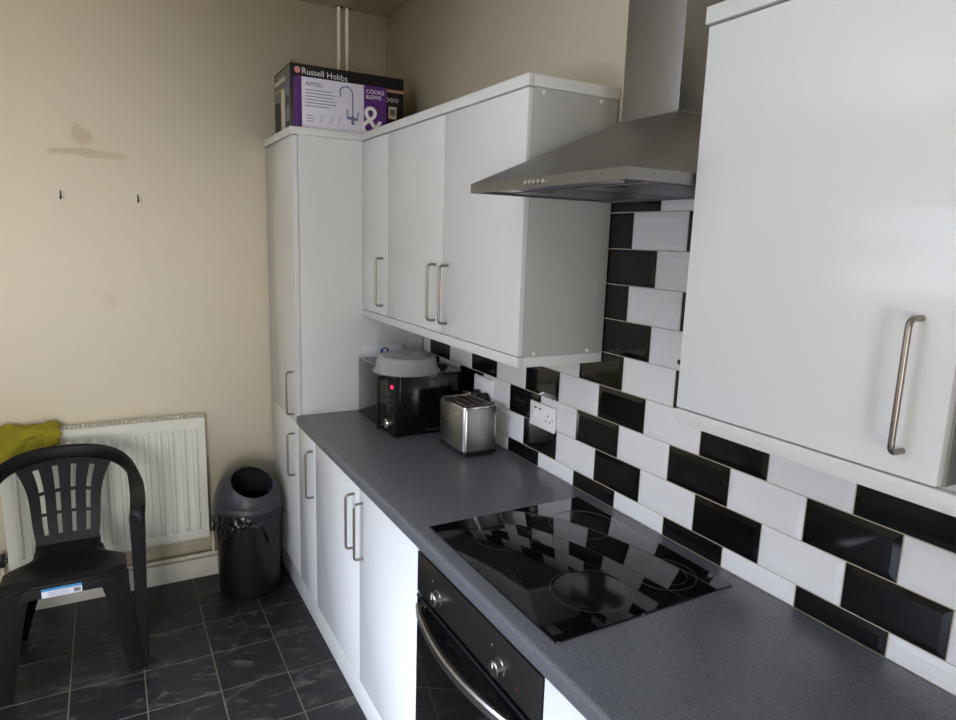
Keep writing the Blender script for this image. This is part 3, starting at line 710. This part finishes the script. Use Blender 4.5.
for i, (r, z) in enumerate(((.143, .40), (.13, .36), (.10, .33), (.02, .32))): rings.append([Vector((bc[0]+r*math.cos(2*math.pi*k/30), bc[1]+r*math.sin(2*math.pi*k/30), z+.012*noise.noise(Vector((k*.8, i, 0))))) for k in range(30)])
loft(bm, rings, True, False); fixn(bm); obj('bag_inside', bm, liner_m, t, 60)

# ------------------------------------------------------------------ moulded chair
CX = -1.487
t = thing('garden_chair', 'black moulded plastic garden armchair in front of the radiator', 'chair', (CX, 3.95, 0))
def rail_rings(path):
    """rail of the chair: upright band behind the sitter, flat arms at the sides"""
    pts = [Vector(p) for p in path]; rings = []; ctr = Vector((CX, 3.88, 0)); n = 14
    for i, p in enumerate(pts):
        tg = ((pts[i+1] if i+1 < len(pts) else p)-(pts[i-1] if i else p)).normalized()
        outw = Vector((p.x-ctr.x, (p.y-ctr.y)*.9, 0)).normalized(); outw = (outw-tg*outw.dot(tg)).normalized()
        upv = tg.cross(outw)
        if upv.z < 0: upv = -upv
        b = min(1, max(0, (p.y-3.95)/.20)); b = b*b*(3-2*b)
        hw = .027*(1-b)+.011*b; hh = .014*(1-b)+.031*b
        rings.append([p+outw*hw*math.copysign(abs(math.cos(2*math.pi*k/n))**.6, math.cos(2*math.pi*k/n))+upv*hh*math.copysign(abs(math.sin(2*math.pi*k/n))**.6, math.sin(2*math.pi*k/n)) for k in range(n)])
    return rings
rail = [(.243, 3.754, .600), (.246, 3.757, .628), (.250, 3.785, .650), (.253, 3.85, .661), (.254, 3.93, .670), (.250, 4.00, .686), (.234, 4.09, .714), (.192, 4.155, .744), (.115, 4.192, .766), (.0, 4.205, .773)]
full = [(CX+x, y, z) for x, y, z in rail]+[(CX-x, y, z) for x, y, z in rail[-2::-1]]
bm = B(); loft(bm, rail_rings(smooth_path(full, 6))); fixn(bm)
arm = obj('arm_rail', bm, chair_m, t, 50)
# seat shell
bm = B(); nx, ny = 20, 20; g = []
for i in range(nx+1):
    u = -1+2*i/nx; row = []
    for j in range(ny+1):
        v = j/ny; q = min(1, max(0, (v-.42)/.40)); q = q*q*(3-2*q); hwid = .200*(1-q)+.110*q
        if v < .12: hwid -= .03*(1-v/.12)**2
        x = CX+u*hwid; y = 3.735+.345*v
        z = .432-.026*v+.006*u*u-.016*math.sin(math.pi*min(1, v*1.1))*(1-u*u)
        if v < .12: z -= .022*(1-v/.12)**2
        z -= .012*max(0, abs(u)-.85)/.15
        if v > .70: z += .42*(v-.70)**2
        row.append(bm.verts.new((x, y, z)))
    g.append(row)
for a, b in zip(g, g[1:]):
    for k in range(ny): bm.faces.new((a[k], b[k], b[k+1], a[k+1]))
fixn(bm); bmesh.ops.solidify(bm, geom=bm.faces[:], thickness=.006); obj('seat', bm, chair_m, t, 50)
# apron below the seat front, arched between the legs
bm = B(); g = []
for i in range(25):
    u = -1+2*i/24; x = CX+u*.205
    low = .378 if abs(u) < .5 else .378-.16*((abs(u)-.5)/.5)**2.2
    yy = 3.735+.012*abs(u)**3
    g.append([Vector((x, yy-.001, .424)), Vector((x, yy-.005, (.424+low)/2)), Vector((x, yy-.006, low)), Vector((x, yy+.002, low)), Vector((x, yy+.004, .424))])
loft(bm, g); fixn(bm); ap = obj('apron', bm, chair_m, t, 50)
# backrest: fan of five slats, with three rows of slots between them
bm = B(); rowsT = [0, .10, .12, .36, .40, .62, .66, .93, 1.0]
def bp(s, tt, d=0):
    half = .108+.062*tt**2.2+.006*math.sin(tt*6)
    z = .440+tt*.310-.024*(s*s)*tt; y = 4.062+.130*tt-.030*s*s*tt-.016*math.sin(math.pi*tt)+d
    return Vector((CX+s*half, y, z))
cols = []; sw, gw = .28, .125
tot = 5*sw+4*gw; e = [-1]
for i in range(5):
    e.append(e[-1]+2*sw/tot)
    if i < 4: e.append(e[-1]+2*gw/tot)
V = {}
sub = []
for a, b in zip(rowsT, rowsT[1:]): sub += [(a+(b-a)*k/4, (a, b)) for k in range(4)]
tv = [q for q, _ in sub]+[1.0]
holes = ((.12, .36), (.40, .62), (.66, .93))
for j, tt in enumerate(tv):
    for i, s in enumerate(e): V[i, j] = bm.verts.new(bp(s, tt))
for j in range(len(tv)-1):
    mid = (tv[j]+tv[j+1])/2; inh = any(a < mid < b for a, b in holes)
    for i in range(len(e)-1):
        if inh and i % 2 == 1: continue
        bm.faces.new((V[i, j], V[i+1, j], V[i+1, j+1], V[i, j+1]))
fixn(bm); bmesh.ops.solidify(bm, geom=bm.faces[:], thickness=.007); obj('backrest', bm, chair_m, t, 50)
# legs: angle section, tapering to the floor
def leg(top, bot, wt, wb, dt, db, sx, sy, name='leg'):
    bm = B(); rings = []
    for k in range(9):
        s = k/8; p = Vector(top)*(1-s)+Vector(bot)*s
        f = s**.55; wx = wt*(1-f)+wb*f; dy = dt*(1-f)+db*f; th = .006
        pts = [(0, 0), (-sx*wx*.5, -sy*.003), (-sx*wx, 0), (-sx*wx, sy*th), (-sx*th, sy*th*1.3), (-sx*th*.9, sy*dy), (0, sy*dy)]
        rings.append([p+Vector((a, b, 0)) for a, b in pts])
    loft(bm, rings); fixn(bm); return obj(name, bm, chair_m, t, 40)
for s in (1, -1):
    leg((CX+s*.198, 3.736, .425), (CX+s*.236, 3.736, .0005), .105, .050, .06, .045, s, 1)
    leg((CX+s*.118, 4.060, .412), (CX+s*.225, 4.175, .0005), .07, .045, -.05, -.045, s, 1)
    # arm post running from the rail to the front foot
    bm = B(); rings = []
    for k in range(9):
        q = k/8; x = CX+s*(.268*(1-q)+.248*q); y0 = 3.742-.002*q; wdt = (.085*(1-q)**1.3+.044*(1-(1-q)**1.3)); z = .632*(1-q)+.0005*q; fx = .050*(1-q)+.026*q
        rings.append([Vector((x+s*.003, y0, z)), Vector((x+s*.006, y0+wdt*.5, z)), Vector((x+s*.003, y0+wdt, z)), Vector((x-s*.004, y0+wdt, z)), Vector((x-s*.002, y0+.012, z)), Vector((x-s*fx, y0+.010, z)), Vector((x-s*fx, y0+.002, z))])
    loft(bm, rings); fixn(bm); obj('arm_post', bm, chair_m, t, 40)
sy_ = 3.7282
st = obj('sticker', bx(CX-.073, CX+.052, sy_-.0008, sy_+.0004, .379, .413), card_m, t, label='white and blue paper sticker with bar code')
obj('sticker_band', bx(CX-.073, CX+.052, sy_-.0012, sy_, .404, .4135), sticker_blue, st)
random.seed(5)
for k in range(8): obj('bar_code', bx(CX+.026+.0027*k, CX+.0272+.0027*k+random.random()*.0008, sy_-.0012, sy_, .384, .398), box_black, st)
for k in range(3): obj('printed_line', bx(CX-.052, CX+.012, sy_-.0011, sy_, .384+.006*k, .3855+.006*k), grey_print, st)
